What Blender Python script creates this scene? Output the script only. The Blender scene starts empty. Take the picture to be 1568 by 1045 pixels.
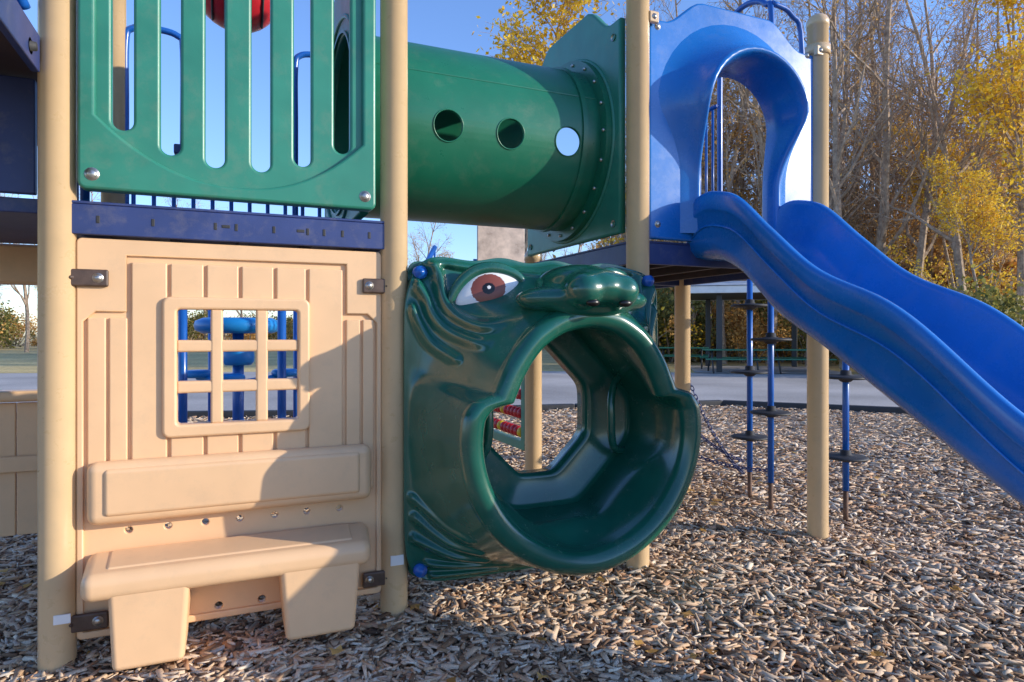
import bpy, bmesh, math, random
import numpy as np
from mathutils import Vector, Matrix
random.seed(7); rs=np.random.RandomState(11)
sc=bpy.context.scene
col=sc.collection
R=math.radians

# ---------------------------------------------------------------- materials
def lin(c): return (c[0],c[1],c[2],1)
def newmat(name):
    m=bpy.data.materials.new(name); m.use_nodes=True
    nt=m.node_tree; b=nt.nodes['Principled BSDF']
    return m,nt,b
def plastic(name,c,rough=.35,var=.12,vscale=3.0,bump=.02,bscale=250,coat=0.0,grime=.0,spec=.5,metal=0):
    m,nt,b=newmat(name)
    N=nt.nodes; L=nt.links
    tc=N.new('ShaderNodeTexCoord')
    n=N.new('ShaderNodeTexNoise'); n.inputs['Scale'].default_value=vscale; n.inputs['Detail'].default_value=3
    n.inputs['Roughness'].default_value=.65
    L.new(tc.outputs['Object'],n.inputs['Vector'])
    cr=N.new('ShaderNodeValToRGB')
    cr.color_ramp.elements[0].position=.3; cr.color_ramp.elements[1].position=.72
    cr.color_ramp.elements[0].color=lin([x*(1-var) for x in c])
    cr.color_ramp.elements[1].color=lin([min(1,x*(1+var)+var*.02) for x in c])
    L.new(n.outputs['Fac'],cr.inputs['Fac'])
    out=cr.outputs['Color']
    rsrc=n.outputs['Fac']
    if grime>0:
        g=N.new('ShaderNodeTexNoise'); g.inputs['Scale'].default_value=9; g.inputs['Detail'].default_value=6
        g.inputs['Roughness'].default_value=.75
        L.new(tc.outputs['Object'],g.inputs['Vector'])
        gr=N.new('ShaderNodeValToRGB'); gr.color_ramp.elements[0].position=.52; gr.color_ramp.elements[1].position=.75
        gr.color_ramp.elements[0].color=(0,0,0,1); gr.color_ramp.elements[1].color=(grime,grime,grime,1)
        L.new(g.outputs['Fac'],gr.inputs['Fac'])
        mx=N.new('ShaderNodeMixRGB'); mx.inputs['Color2'].default_value=(.30,.26,.2,1)
        L.new(gr.outputs['Color'],mx.inputs['Fac']); L.new(out,mx.inputs['Color1']); out=mx.outputs['Color']
        rsrc=g.outputs['Fac']
    L.new(out,b.inputs['Base Color'])
    rr=N.new('ShaderNodeMapRange'); rr.inputs['To Min'].default_value=max(.05,rough-.12); rr.inputs['To Max'].default_value=rough+.16
    L.new(rsrc,rr.inputs['Value']); L.new(rr.outputs['Result'],b.inputs['Roughness'])
    if bump>.015:
        n2=N.new('ShaderNodeTexNoise'); n2.inputs['Scale'].default_value=bscale; n2.inputs['Detail'].default_value=1
        L.new(tc.outputs['Object'],n2.inputs['Vector'])
        bp=N.new('ShaderNodeBump'); bp.inputs['Strength'].default_value=bump*5; bp.inputs['Distance'].default_value=.001
        L.new(n2.outputs['Fac'],bp.inputs['Height']); L.new(bp.outputs['Normal'],b.inputs['Normal'])
    b.inputs['Specular IOR Level'].default_value=spec
    b.inputs['Metallic'].default_value=metal
    if coat: b.inputs['Coat Weight'].default_value=coat; b.inputs['Coat Roughness'].default_value=.12
    return m
M={}
M['post']=plastic('post_tan_paint',(.64,.45,.25),.28,.06,4,.01,grime=.14,coat=.3)
M['tan']=plastic('tan_plastic',(.78,.50,.28),.40,.07,2.5,.03,grime=.15)
M['green']=plastic('green_plastic',(.030,.215,.145),.34,.14,3,.03,grime=.18)
M['gtube']=plastic('tunnel_green_plastic',(.010,.145,.080),.30,.15,2,.03,grime=.12)
M['mgreen']=plastic('creature_green_plastic',(.006,.098,.066),.22,.2,3,.01,grime=.08,coat=.5)
M['blue']=plastic('slide_blue_plastic',(.005,.145,.50),.25,.12,2,.01,grime=.08,coat=.2)
M['navy']=plastic('navy_deck_coating',(.03,.05,.17),.4,.15,4,.05,grime=.25)
M['pipe']=plastic('blue_pipe_paint',(.006,.10,.42),.3,.1,5,.01,coat=.2)
M['deckbrown']=plastic('deck_underside_brown',(.05,.032,.028),.6,.3,6,.1)
M['bracket']=plastic('bracket_brown',(.09,.055,.04),.4,.3,20,.05)
M['steel']=plastic('bolt_steel',(.5,.48,.45),.35,.1,20,.01,metal=.9)
M['black']=plastic('black_rubber',(.03,.03,.032),.6,.2,10,.1)
M['white']=plastic('white_plastic',(.82,.81,.79),.35,.05,bump=.01)
M['iris']=plastic('iris_brown',(.26,.07,.045),.35,.08,bump=.01)
M['pupil']=plastic('pupil_black',(.008,.006,.006),.3,.05,bump=.01)
M['red']=plastic('red_plastic',(.5,.015,.025),.35,.1,bump=.01)
M['yellow']=plastic('yellow_plastic',(.7,.47,.02),.35,.1,bump=.01)
M['tealblue']=plastic('light_blue_plastic',(.01,.22,.60),.35,.1,bump=.01)
M['rust']=plastic('rusty_pipe',(.14,.07,.04),.7,.4,20,.2)
M['shelter']=plastic('shelter_white_metal',(.75,.75,.73),.5,.08,bump=.01)
M['shelterdark']=plastic('shelter_dark_metal',(.04,.04,.042),.5,.1,bump=.01)
M['tablegreen']=plastic('table_green',(.02,.16,.09),.5,.2,bump=.01)
M['clear']=plastic('cloudy_plastic_pane',(.50,.40,.33),.3,.3,9)

def mulch_color(N,L,facout):
    cr=N.new('ShaderNodeValToRGB'); e=cr.color_ramp.elements
    cols=[(0,(.09,.045,.024)),(.15,(.26,.145,.075)),(.30,(.56,.36,.21)),(.50,(.68,.50,.34)),(.68,(.77,.61,.45)),(.82,(.50,.26,.13)),(.92,(.68,.57,.45)),(1,(.88,.73,.54))]
    e[0].position=cols[0][0]; e[0].color=lin(cols[0][1]); e[1].position=1; e[1].color=lin(cols[-1][1])
    for p,c in cols[1:-1]:
        k=e.new(p); k.color=lin(c)
    L.new(facout,cr.inputs['Fac']); return cr.outputs['Color']
m,nt,b=newmat('wood_chip'); N=nt.nodes;L=nt.links
g=N.new('ShaderNodeNewGeometry'); c=mulch_color(N,L,g.outputs['Random Per Island'])
tc=N.new('ShaderNodeTexCoord'); n=N.new('ShaderNodeTexNoise'); n.inputs['Scale'].default_value=160; n.inputs['Detail'].default_value=2
L.new(tc.outputs['Object'],n.inputs['Vector'])
mr=N.new('ShaderNodeMapRange'); mr.inputs['To Min'].default_value=.6; mr.inputs['To Max'].default_value=1.3; L.new(n.outputs['Fac'],mr.inputs['Value'])
mx=N.new('ShaderNodeVectorMath'); mx.operation='SCALE'; L.new(c,mx.inputs[0]); L.new(mr.outputs['Result'],mx.inputs['Scale'])
L.new(mx.outputs['Vector'],b.inputs['Base Color']); b.inputs['Roughness'].default_value=.85
M['chip']=m
m,nt,b=newmat('mulch_bed'); N=nt.nodes;L=nt.links
tc=N.new('ShaderNodeTexCoord'); v=N.new('ShaderNodeTexVoronoi'); v.inputs['Scale'].default_value=28
nz=N.new('ShaderNodeTexNoise'); nz.inputs['Scale'].default_value=6
L.new(tc.outputs['Object'],nz.inputs['Vector'])
ad=N.new('ShaderNodeMixRGB'); ad.blend_type='ADD'; ad.inputs['Fac'].default_value=.35
L.new(tc.outputs['Object'],ad.inputs['Color1']); L.new(nz.outputs['Color'],ad.inputs['Color2'])
L.new(ad.outputs['Color'],v.inputs['Vector'])
sx=N.new('ShaderNodeSeparateColor'); L.new(v.outputs['Color'],sx.inputs['Color'])
c=mulch_color(N,L,sx.outputs['Red'])
sc2=N.new('ShaderNodeVectorMath'); sc2.operation='SCALE'; sc2.inputs['Scale'].default_value=.6; L.new(c,sc2.inputs[0])
L.new(sc2.outputs['Vector'],b.inputs['Base Color']); b.inputs['Roughness'].default_value=.95
bp=N.new('ShaderNodeBump'); bp.inputs['Strength'].default_value=1; bp.inputs['Distance'].default_value=.02
L.new(sx.outputs['Green'],bp.inputs['Height']); L.new(bp.outputs['Normal'],b.inputs['Normal'])
M['mulch']=m
def ground_mat(name,c1,c2,scale,bd=.01,c3=None):
    m,nt,b=newmat(name); N=nt.nodes;L=nt.links
    tc=N.new('ShaderNodeTexCoord'); n=N.new('ShaderNodeTexNoise'); n.inputs['Scale'].default_value=scale; n.inputs['Detail'].default_value=6; n.inputs['Roughness'].default_value=.7
    L.new(tc.outputs['Object'],n.inputs['Vector'])
    cr=N.new('ShaderNodeValToRGB'); cr.color_ramp.elements[0].position=.35;cr.color_ramp.elements[1].position=.65
    cr.color_ramp.elements[0].color=lin(c1);cr.color_ramp.elements[1].color=lin(c2)
    L.new(n.outputs['Fac'],cr.inputs['Fac'])
    n2=N.new('ShaderNodeTexNoise'); n2.inputs['Scale'].default_value=.35; n2.inputs['Detail'].default_value=4
    L.new(tc.outputs['Object'],n2.inputs['Vector'])
    mr=N.new('ShaderNodeMapRange'); mr.inputs['From Min'].default_value=.3; mr.inputs['From Max'].default_value=.7; mr.inputs['To Min'].default_value=.75; mr.inputs['To Max'].default_value=1.25; L.new(n2.outputs['Fac'],mr.inputs['Value'])
    s=N.new('ShaderNodeVectorMath'); s.operation='SCALE'; L.new(cr.outputs['Color'],s.inputs[0]); L.new(mr.outputs['Result'],s.inputs['Scale'])
    L.new(s.outputs['Vector'],b.inputs['Base Color']); b.inputs['Roughness'].default_value=.92
    bp=N.new('ShaderNodeBump'); bp.inputs['Strength'].default_value=.8; bp.inputs['Distance'].default_value=bd
    L.new(n.outputs['Fac'],bp.inputs['Height']); L.new(bp.outputs['Normal'],b.inputs['Normal'])
    return m
M['asphalt']=ground_mat('worn_asphalt',(.34,.31,.28),(.47,.43,.39),30,.003)
M['grass']=ground_mat('dry_autumn_grass',(.40,.30,.09),(.72,.54,.24),8,.02)
M['bark']=ground_mat('tree_bark',(.22,.155,.11),(.52,.40,.29),6,.02)
def leafmat(name,cols):
    m,nt,b=newmat(name); N=nt.nodes;L=nt.links
    g=N.new('ShaderNodeNewGeometry'); cr=N.new('ShaderNodeValToRGB'); e=cr.color_ramp.elements
    e[0].color=lin(cols[0]); e[1].color=lin(cols[-1])
    for i,c in enumerate(cols[1:-1]):
        k=e.new((i+1)/(len(cols)-1)); k.color=lin(c)
    L.new(g.outputs['Random Per Island'],cr.inputs['Fac']); L.new(cr.outputs['Color'],b.inputs['Base Color'])
    b.inputs['Roughness'].default_value=.7
    tr=N.new('ShaderNodeBsdfTranslucent'); L.new(cr.outputs['Color'],tr.inputs['Color'])
    mx=N.new('ShaderNodeMixShader'); mx.inputs['Fac'].default_value=.35
    o=N['Material Output']; L.new(b.outputs[0],mx.inputs[1]); L.new(tr.outputs[0],mx.inputs[2]); L.new(mx.outputs[0],o.inputs['Surface'])
    return m
M['leafY']=leafmat('yellow_leaves',[(.55,.30,.015),(.86,.54,.03),(.92,.66,.07),(.70,.42,.03)])
M['leafO']=leafmat('orange_leaves',[(.36,.17,.04),(.66,.36,.09),(.76,.47,.15),(.50,.27,.08)])
M['leafG']=leafmat('olive_leaves',[(.07,.09,.025),(.20,.20,.045),(.36,.31,.08),(.13,.13,.04)])

# ---------------------------------------------------------------- helpers
def empty(name):
    e=bpy.data.objects.new(name,None); col.objects.link(e); return e
def obj(name,me,parent=None,mats=(),smooth=False):
    for m in mats: me.materials.append(m)
    o=bpy.data.objects.new(name,me); col.objects.link(o)
    if parent: o.parent=parent
    if smooth:
        for p in me.polygons: p.use_smooth=True
    return o
def mesh(name,v,f,mat,parent=None,smooth=False):
    me=bpy.data.meshes.new(name); me.from_pydata([tuple(x) for x in v],[],f); me.update()
    return obj(name,me,parent,[mat] if not isinstance(mat,(list,tuple)) else mat,smooth)
def box(name,x0,x1,y0,y1,z0,z1,mat,parent=None,bev=.005,seg=3):
    v=[(x,y,z) for x in (x0,x1) for y in (y0,y1) for z in (z0,z1)]
    f=[(0,1,3,2),(4,6,7,5),(0,4,5,1),(2,3,7,6),(0,2,6,4),(1,5,7,3)]
    o=mesh(name,v,f,mat,parent)
    if bev:
        b=o.modifiers.new('b','BEVEL'); b.width=bev; b.segments=seg; b.limit_method='ANGLE'
        for p in o.data.polygons: p.use_smooth=True
        w=o.modifiers.new('w','WEIGHTED_NORMAL'); w.keep_sharp=False
    return o
def hexa(name,v8,mat,parent=None,bev=.01,seg=3):
    f=[(0,1,3,2),(4,6,7,5),(0,4,5,1),(2,3,7,6),(0,2,6,4),(1,5,7,3)]
    o=mesh(name,v8,f,mat,parent)
    b=o.modifiers.new('b','BEVEL'); b.width=bev; b.segments=seg
    for p in o.data.polygons: p.use_smooth=True
    o.modifiers.new('w','WEIGHTED_NORMAL')
    return o
def smoothpath(pts,n=8):
    P=[Vector(p) for p in pts]; P=[P[0]*2-P[1]]+P+[P[-1]*2-P[-2]]
    out=[]
    for i in range(1,len(P)-2):
        for k in range(n):
            t=k/n
            a,b_,c_,d=P[i-1],P[i],P[i+1],P[i+2]
            out.append(.5*((2*b_)+(c_-a)*t+(2*a-5*b_+4*c_-d)*t*t+(3*b_-a-3*c_+d)*t**3))
    out.append(P[-2]); return out
def tubegeo(pts,rad,sides=12,closed=False,cap=True,base=0):
    pts=[Vector(p) for p in pts]; n=len(pts)
    if not hasattr(rad,'__len__'): rad=[rad]*n
    V=[];F=[]
    up=None
    for i in range(n):
        if closed: d=(pts[(i+1)%n]-pts[i-1]).normalized()
        else: d=(pts[min(i+1,n-1)]-pts[max(i-1,0)]).normalized()
        if up is None:
            up=Vector((0,0,1)) if abs(d.z)<.9 else Vector((1,0,0))
        s=d.cross(up)
        if s.length<1e-5: s=d.orthogonal()
        s.normalize(); up=s.cross(d).normalized()
        for k in range(sides):
            a=2*math.pi*k/sides
            V.append(pts[i]+(s*math.cos(a)+up*math.sin(a))*rad[i])
    m=n if closed else n-1
    for i in range(m):
        for k in range(sides):
            a=base+i*sides+k;b_=base+i*sides+(k+1)%sides;j=(i+1)%n
            F.append((a,b_,base+j*sides+(k+1)%sides,base+j*sides+k))
    if cap and not closed:
        F.append(tuple(base+k for k in range(sides))[::-1]); F.append(tuple(base+(n-1)*sides+k for k in range(sides)))
    return V,F
def tube(name,pts,rad,mat,parent=None,sides=14,closed=False,smooth=None):
    if smooth: pts=smoothpath(pts,smooth)
    V,F=tubegeo(pts,rad,sides,closed)
    me=bpy.data.meshes.new(name); me.from_pydata(V,[],F)
    o=obj(name,me,parent,[mat])
    for p in me.polygons: p.use_smooth=len(p.vertices)==4
    return o
def lathe(name,prof,mat,loc,parent=None,sides=32,axis='Z'):
    V=[];F=[]
    for r,z in prof:
        for k in range(sides):
            a=2*math.pi*k/sides
            V.append((r*math.cos(a),r*math.sin(a),z))
    for i in range(len(prof)-1):
        for k in range(sides):
            F.append((i*sides+k,i*sides+(k+1)%sides,(i+1)*sides+(k+1)%sides,(i+1)*sides+k))
    me=bpy.data.meshes.new(name); me.from_pydata(V,[],F)
    o=obj(name,me,parent,[mat],True)
    o.location=loc
    if axis=='Y': o.rotation_euler=(R(90),0,0)
    if axis=='X': o.rotation_euler=(0,R(90),0)
    return o
def bolt(loc,parent,axis='Y',r=.012,mat=None):
    return lathe('bolt',[(0.0001,.008),(r*.6,.007),(r,.003),(r,0),(r*1.4,0),(r*1.5,-.004)],mat or M['steel'],loc,parent,12,axis)
def rrect(x0,x1,z0,z1,r,n=6):
    pts=[]
    for cx,cz,a0 in ((x1-r,z1-r,0),(x0+r,z1-r,90),(x0+r,z0+r,180),(x1-r,z0+r,270)):
        for k in range(n+1):
            a=R(a0+90*k/n); pts.append((cx+r*math.cos(a),cz+r*math.sin(a)))
    return pts
def circ(x,z,r,n=28): return [(x+r*math.cos(2*math.pi*k/n),z+r*math.sin(2*math.pi*k/n)) for k in range(n)]
PY=Matrix(((1,0,0,0),(0,0,-1,0),(0,1,0,0),(0,0,0,1)))
PX=Matrix(((0,0,1,0),(1,0,0,0),(0,1,0,0),(0,0,0,1)))
def panel(name,loops,thick,pos,mat,parent=None,plane='Y',bev=.006):
    """flat moulded sheet; front face at pos, thickness going away"""
    cu=bpy.data.curves.new(name,'CURVE'); cu.dimensions='2D'; cu.fill_mode='BOTH'
    cu.extrude=thick/2-bev; cu.bevel_depth=bev; cu.bevel_resolution=2; cu.offset=-bev
    for lp in loops:
        s=cu.splines.new('POLY'); s.points.add(len(lp)-1)
        for i,p in enumerate(lp): s.points[i].co=(p[0],p[1],0,1)
        s.use_cyclic_u=True
    o=bpy.data.objects.new(name,cu); col.objects.link(o)
    dg=bpy.context.evaluated_depsgraph_get(); me=bpy.data.meshes.new_from_object(o.evaluated_get(dg))
    bpy.data.objects.remove(o); me.name=name
    mt=PY if plane=='Y' else PX
    off=Vector((0,pos+thick/2,0)) if plane=='Y' else Vector((pos,0,0))
    me.transform(Matrix.Translation(off)@mt)
    me.materials.clear()
    return obj(name,me,parent,[mat])
def loft(name,rings,mat,parent=None,closed=True,smooth=True,endcap=False):
    n=len(rings[0]); V=[p for r in rings for p in r]; F=[]
    for i in range(len(rings)-1):
        for k in range(n if closed else n-1):
            j=(k+1)%n
            F.append((i*n+k,i*n+j,(i+1)*n+j,(i+1)*n+k))
    if endcap:
        F.append(tuple(range(n))); F.append(tuple((len(rings)-1)*n+k for k in range(n))[::-1])
    return mesh(name,V,F,mat,parent,smooth)
def sstep(a,b,x):
    t=np.clip((x-a)/(b-a),0,1); return t*t*(3-2*t)

XA,XB,XC,XD=0.0,1.322,2.682,4.041
YF,YB=0.0,1.347
DZ=1.83
# ---------------------------------------------------------------- play structure frame
ps=empty('play_structure')
def post(x,y,top,r=.0635,name='post'):
    V=[(0.0001,top+.035),(r*.5,top+.03),(r*.85,top+.015),(r+.004,top-.01),(r+.004,top-.05),(r,top-.052),(r,-.15)]
    o=lathe(name,V,M['post'],(x,y,0),ps,40); return o
TOP=3.34
post(XA,YF,3.9); post(XB,YF,3.9); post(XC,YF,3.9); post(XD,YF,3.30)
post(XA,YB,3.9); post(XB,YB,TOP); post(XC,YB,1.9); post(XD,YB,1.9)
post(XC,2*YB,1.9); post(XD,2*YB,1.9); post(XA-1.347,YB,3.9); post(XA-1.347,YF-1.347,3.9)
lathe('clamp',[(.066,.03),(.075,.03),(.075,-.03),(.066,-.03)],M['post'],(XD,0,3.1),ps)
lathe('clamp',[(.066,.03),(.075,.03),(.075,-.03),(.066,-.03)],M['steel'],(XB,YB,3.02),ps)
def deck(x0,x1,y0,y1,z,name='deck'):
    box(name+'_top',x0,x1,y0,y1,z-.012,z,M['navy'],ps,.004)
    box(name+'_edge_front',x0,x1,y0-.0,y0+.03,z-.13,z-.0125,M['navy'],ps,.004)
    box(name+'_edge_back',x0,x1,y1-.03,y1,z-.13,z-.0125,M['navy'],ps,.004)
    box(name+'_edge_left',x0,x0+.03,y0+.031,y1-.031,z-.13,z-.0125,M['navy'],ps,.004)
    box(name+'_edge_right',x1-.03,x1,y0+.031,y1-.031,z-.13,z-.0125,M['navy'],ps,.004)
    box(name+'_underside',x0+.031,x1-.031,y0+.031,y1-.031,z-.05,z-.014,M['deckbrown'],ps,0)
    for i in range(3):
        xx=x0+(x1-x0)*(i+1)/4
        box(name+'_joist',xx-.02,xx+.02,y0+.032,y1-.032,z-.12,z-.051,M['deckbrown'],ps,.003)
deck(XA+.05,XB-.03,-.035,YB,DZ,'playhouse_deck')
deck(XC-.02,XD-.0,.01,YB,DZ,'slide_deck')
deck(XC-.02,XD-.0,YB+.01,2*YB,DZ,'rear_deck')
for x in (.14,.33,.56,.64,.79,.93,1.0,1.08,1.2):
    box('beam_slot',x-.006,x+.006,-.0375,-.030,1.745,1.775,M['black'],ps,.002)
for x in (.60,.90):
    box('beam_slot',x-.016,x+.016,-.0375,-.030,1.755,1.768,M['black'],ps,.002)
box('upper_deck_edge',-.075,-.045,-1.3,-.05,2.30,2.44,M['navy'],ps,.006)
box('upper_deck_top',-1.35,-.08,-1.3,1.3,2.40,2.43,M['navy'],ps,.004)
box('upper_deck_underside',-1.35,-.08,-1.3,1.3,2.34,2.39,M['deckbrown'],ps,.004)
box('upper_deck_riser',-1.35,-.10,.12,.16,1.87,2.33,M['navy'],ps,.006)
box('landing_underside',-1.35,-.08,.17,1.30,1.80,1.86,M['navy'],ps,.006)
lathe('hex_bolt',[(0.0001,.02),(.016,.018),(.018,0),(.03,0)],M['black'],(-.045,-.18,2.35),ps,12,'X')
tube('upper_handrail',[(-.12,-1.3,2.95),(-.12,-.5,2.9),(-.12,-.25,2.75),(-.12,-.1,2.62),(-.1,-.02,2.55)],.02,M['pipe'],ps,smooth=6)
tube('upper_handrail_inner',[(-.3,-1.3,2.85),(-.3,-.5,2.8),(-.3,-.2,2.65),(-.2,.0,2.5)],.02,M['pipe'],ps,smooth=6)
tube('corner_pipe',[(.07,.12,1.83),(.07,.12,3.9)],.017,M['pipe'],ps)
tube('corner_pipe_b',[(-.0,.3,1.83),(-.0,.3,3.9)],.017,M['pipe'],ps)
for x0,x1 in ((.06,.36),(1.0,1.27)):
    tube('grab_rail',[(x0,YB,1.83),(x0,YB,2.6),(x0,YB,3.0),(x0+.03,YB,3.09),((x0+x1)/2,YB,3.11),(x1-.03,YB,3.09),(x1,YB,3.0),(x1,YB,2.4)],.019,M['pipe'],ps,smooth=6)
    box('grab_rail_clamp',x1-.05,x1+.05,YB-.03,YB+.03,2.38,2.44,M['navy'],ps,.01)
for i in range(12):
    x=.10+i*.105
    tube('low_baluster',[(x,YB,1.83),(x,YB,2.14)],.012,M['pipe'],ps,8)
tube('low_rail',[(.06,YB,2.15),(1.27,YB,2.15)],.018,M['pipe'],ps)
for y0,y1 in ((.40,.92),):
    tube('climber_loop',[(XD+.02,y0,1.83),(XD+.02,y0,3.4),(XD+.02,y0+.06,3.62),(XD+.02,(y0+y1)/2,3.70),(XD+.02,y1-.06,3.62),(XD+.02,y1,3.4),(XD+.02,y1,1.83)],.02,M['pipe'],ps,smooth=7)
tube('climber_loop_far',[(XD+.3,.40,1.75),(XD+.3,.40,3.3),(XD+.2,.40,3.55),(XD+.02,.40,3.6)],.018,M['pipe'],ps,smooth=5)
for z in (1.95,3.05):
    tube('barrier_rail',[(XD,.92,z),(XD,1.30,z)],.016,M['pipe'],ps)
for i in range(5):
    y=.98+i*.075
    tube('barrier_bar',[(XD,y,1.95),(XD,y,3.05)],.010,M['pipe'],ps,8)
for i in range(12):
    tube('rear_baluster',[(XC+.08+i*.11,2*YB,DZ),(XC+.08+i*.11,2*YB,DZ+.16)],.010,M['pipe'],ps,8)
tube('rear_rail',[(XC+.02,2*YB,DZ+.16),(XD,2*YB,DZ+.16)],.014,M['pipe'],ps)
tube('ramp_rail',[(2.2,3.5,1.5),(2.9,4.6,2.35)],.03,M['pipe'],ps)
for i in range(6):
    t=i/5; tube('ramp_baluster',[(2.2+.7*t,3.5+1.1*t,1.2+.8*t),(2.2+.7*t,3.5+1.1*t,1.5+.85*t)],.012,M['pipe'],ps,8)
panel('bubble_pane',[rrect(2.72,3.20,1.93,2.36,.06)],.02,2*YB-.06,M['clear'],ps)
for (x,z) in ((XC+.04,3.05),(XD-.07,3.08)):
    box('hood_bracket',x,x+.06,-.06,-.03,z-.03,z+.03,M['post'],ps,.006)
    bolt((x+.03,-.061,z),ps)
box('label',XA+.0,XA+.055,-.068,-.062,.205,.24,M['white'],ps,0)
box('label',XB-.03,XB+.03,-.0655,-.055,.245,.29,M['white'],ps,0)

lc=empty('playhouse_counter_panel')
for i in range(9):
    box('board',-1.3+i*.14,-1.165+i*.14,YB,YB+.03,.20,.93,M['tan'],lc,.006)
box('counter',-1.34,-.02,YB-.08,YB+.05,.94,1.0,M['tan'],lc,.02)
box('middle_rail',-1.34,-.02,YB-.03,YB-.002,.55,.64,M['tan'],lc,.01)
box('awning_beam',-1.34,-.02,YB-.05,YB+.05,1.58,1.80,M['tan'],lc,.02)
box('side_post',-.09,-.03,YB-.04,YB-.031,.20,.93,M['tan'],lc,.004)

# ---------------------------------------------------------------- green slatted barrier
gb=empty('slatted_barrier_panel')
def slot(x0,x1,zb,zt):
    r=(x1-x0)/2; c=(x0+x1)/2
    return [(c+r*math.cos(R(a)),zb+r+r*math.sin(R(a))) for a in range(180,361,15)]+[(x1,zt-r)]+[(c+r*math.cos(R(a)),zt-r+r*math.sin(R(a))) for a in range(15,180,15)]+[(x0,zt-r)]
slots=[(.187,.262,2.12),(.357,.43,2.04),(.522,.595,2.005),(.70,.775,2.005),(.872,.943,2.045),(1.043,1.113,2.12)]
panel('slats',[rrect(.095,1.205,1.90,3.10,.03)]+[slot(a,b_,z,2.98) for a,b_,z in slots],.045,-.042,M['green'],gb,bev=.012)
arc=[]
for k in range(25):
    t=k/24; x=.135+(1.165-.135)*t
    arc.append((x,1.925+.24*(abs(2*t-1))**2.2))
arc=arc+[(1.165,3.0),(1.14,3.03),(.16,3.03),(.135,3.0)]
panel('frame',[rrect(.075,1.225,1.872,3.12,.03),arc],.07,-.066,M['green'],gb,bev=.012)
for x,z in ((.125,1.93),(1.175,1.93)): bolt((x,-.068,z),gb,r=.018)

rb=empty('red_ribbed_dome')
V=[(.26*math.cos(a),.26*math.sin(a)*1.0) for a in [R(x) for x in range(-90,91,10)]]
lathe('dome',[(max(.0001,x),z) for x,z in V],M['red'],(.66,YB,3.45),rb,32,'Y')
for k in range(-3,4):
    x=.66+k*.07; rr=math.sqrt(max(.001,.265**2-(k*.07)**2))
    tube('rib',[(x,YB-rr*math.cos(R(a)),3.45+rr*math.sin(R(a))) for a in range(-90,91,15)],.007,M['black'],rb,6)
tube('dome_mount',[(.66,YB,3.7),(.66,YB,3.95)],.03,M['pipe'],rb)

# ---------------------------------------------------------------- tan playhouse bench panel
pb=empty('playhouse_bench_panel')
X0,X1=.062,1.262
wo=rrect(.416,.891,.937,1.412,.012,3)
holes=[circ(x,.52,.014,16) for x in (.24,.381,.52,.655,.795,.93,1.072)]+[circ(.572,.16,.016,16),circ(.743,.16,.016,16)]
panel('backing_sheet',[rrect(X0,X1,.11,1.69,.02),wo]+holes,.035,0.0,M['tan'],pb,bev=.004)
panel('border',[rrect(X0+.002,X1-.002,.112,1.688,.02),
   [(.087,.14),(1.237,.14),(1.237,1.36),(1.195,1.40),(1.10,1.40),(1.10,1.625),(.235,1.625),(.235,1.40),(.13,1.40),(.087,1.36)]],.028,-.018,M['tan'],pb,bev=.006)
edges=[.245,.385,.52,.655,.795,.93,1.09]
G=.006
for i in range(6):
    a,b_=edges[i]+G,edges[i+1]-G
    if i in (0,5):
        box('board',a,b_,-.016,.005,.60,1.600,M['tan'],pb,.007)
    else:
        box('board',a,b_,-.016,.005,1.45,1.600,M['tan'],pb,.007)
        box('board',a,b_,-.016,.005,.60,.90,M['tan'],pb,.007)
box('side_board',.10,.163,-.014,.005,.60,1.375,M['tan'],pb,.006)
box('side_board',.174,.237,-.014,.005,.60,1.375,M['tan'],pb,.006)
box('side_board',1.10,1.163,-.014,.005,.60,1.375,M['tan'],pb,.006)
box('side_board',1.174,1.225,-.014,.005,.60,1.375,M['tan'],pb,.006)
panel('window_frame',[rrect(.362,.94,.885,1.463,.03),wo],.055,-.036,M['tan'],pb,bev=.010)
for a,b_ in ((.541,.589),(.718,.766)):
    box('muntin_vertical',a,b_,-.028,.028,.935,1.415,M['tan'],pb,.010)
for a,b_ in ((1.065,1.115),(1.235,1.285)):
    box('muntin_horizontal',.414,.893,-.0255,.025,a,b_,M['tan'],pb,.010)
def rbox(name,x0,x1,y0,y1,z0,z1,bev,mat=None): return box(name,x0,x1,y0,y1,z0,z1,mat or M['tan'],pb,bev,6)
rbox('backrest',.105,1.205,-.085,.0,.565,.81,.038)
rbox('backrest_pad',.165,1.15,-.096,-.06,.60,.785,.030)
hexa('seat',[(.115,-.255,.325),(.115,-.255,.425),(.10,.0,.34),(.10,.0,.455),(1.165,-.255,.325),(1.165,-.255,.425),(1.20,.0,.34),(1.20,.0,.455)],M['tan'],pb,.04,6)
hexa('seat_groove_pad',[(.19,-.20,.40),(.19,-.20,.437),(.18,-.03,.42),(.18,-.03,.457),(1.10,-.20,.40),(1.10,-.20,.437),(1.11,-.03,.42),(1.11,-.03,.457)],M['tan'],pb,.012,4)
for a,b_,c_,d in ((.20,.475,.215,.455),(.80,1.125,.825,1.10)):
    hexa('leg',[(c_,-.245,.06),(a,-.25,.37),(c_,-.01,.06),(a,.0,.37),(d,-.245,.06),(b_,-.25,.37),(d,-.01,.06),(b_,.0,.37)],M['tan'],pb,.022,5)
    hexa('leg_flare',[(c_+.02,-.23,.30),(a-.05,-.235,.40),(c_,-.01,.30),(a-.05,.0,.40),(d-.02,-.23,.30),(b_+.04,-.235,.40),(d,-.01,.30),(b_+.04,.0,.40)],M['tan'],pb,.025,5)
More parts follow.
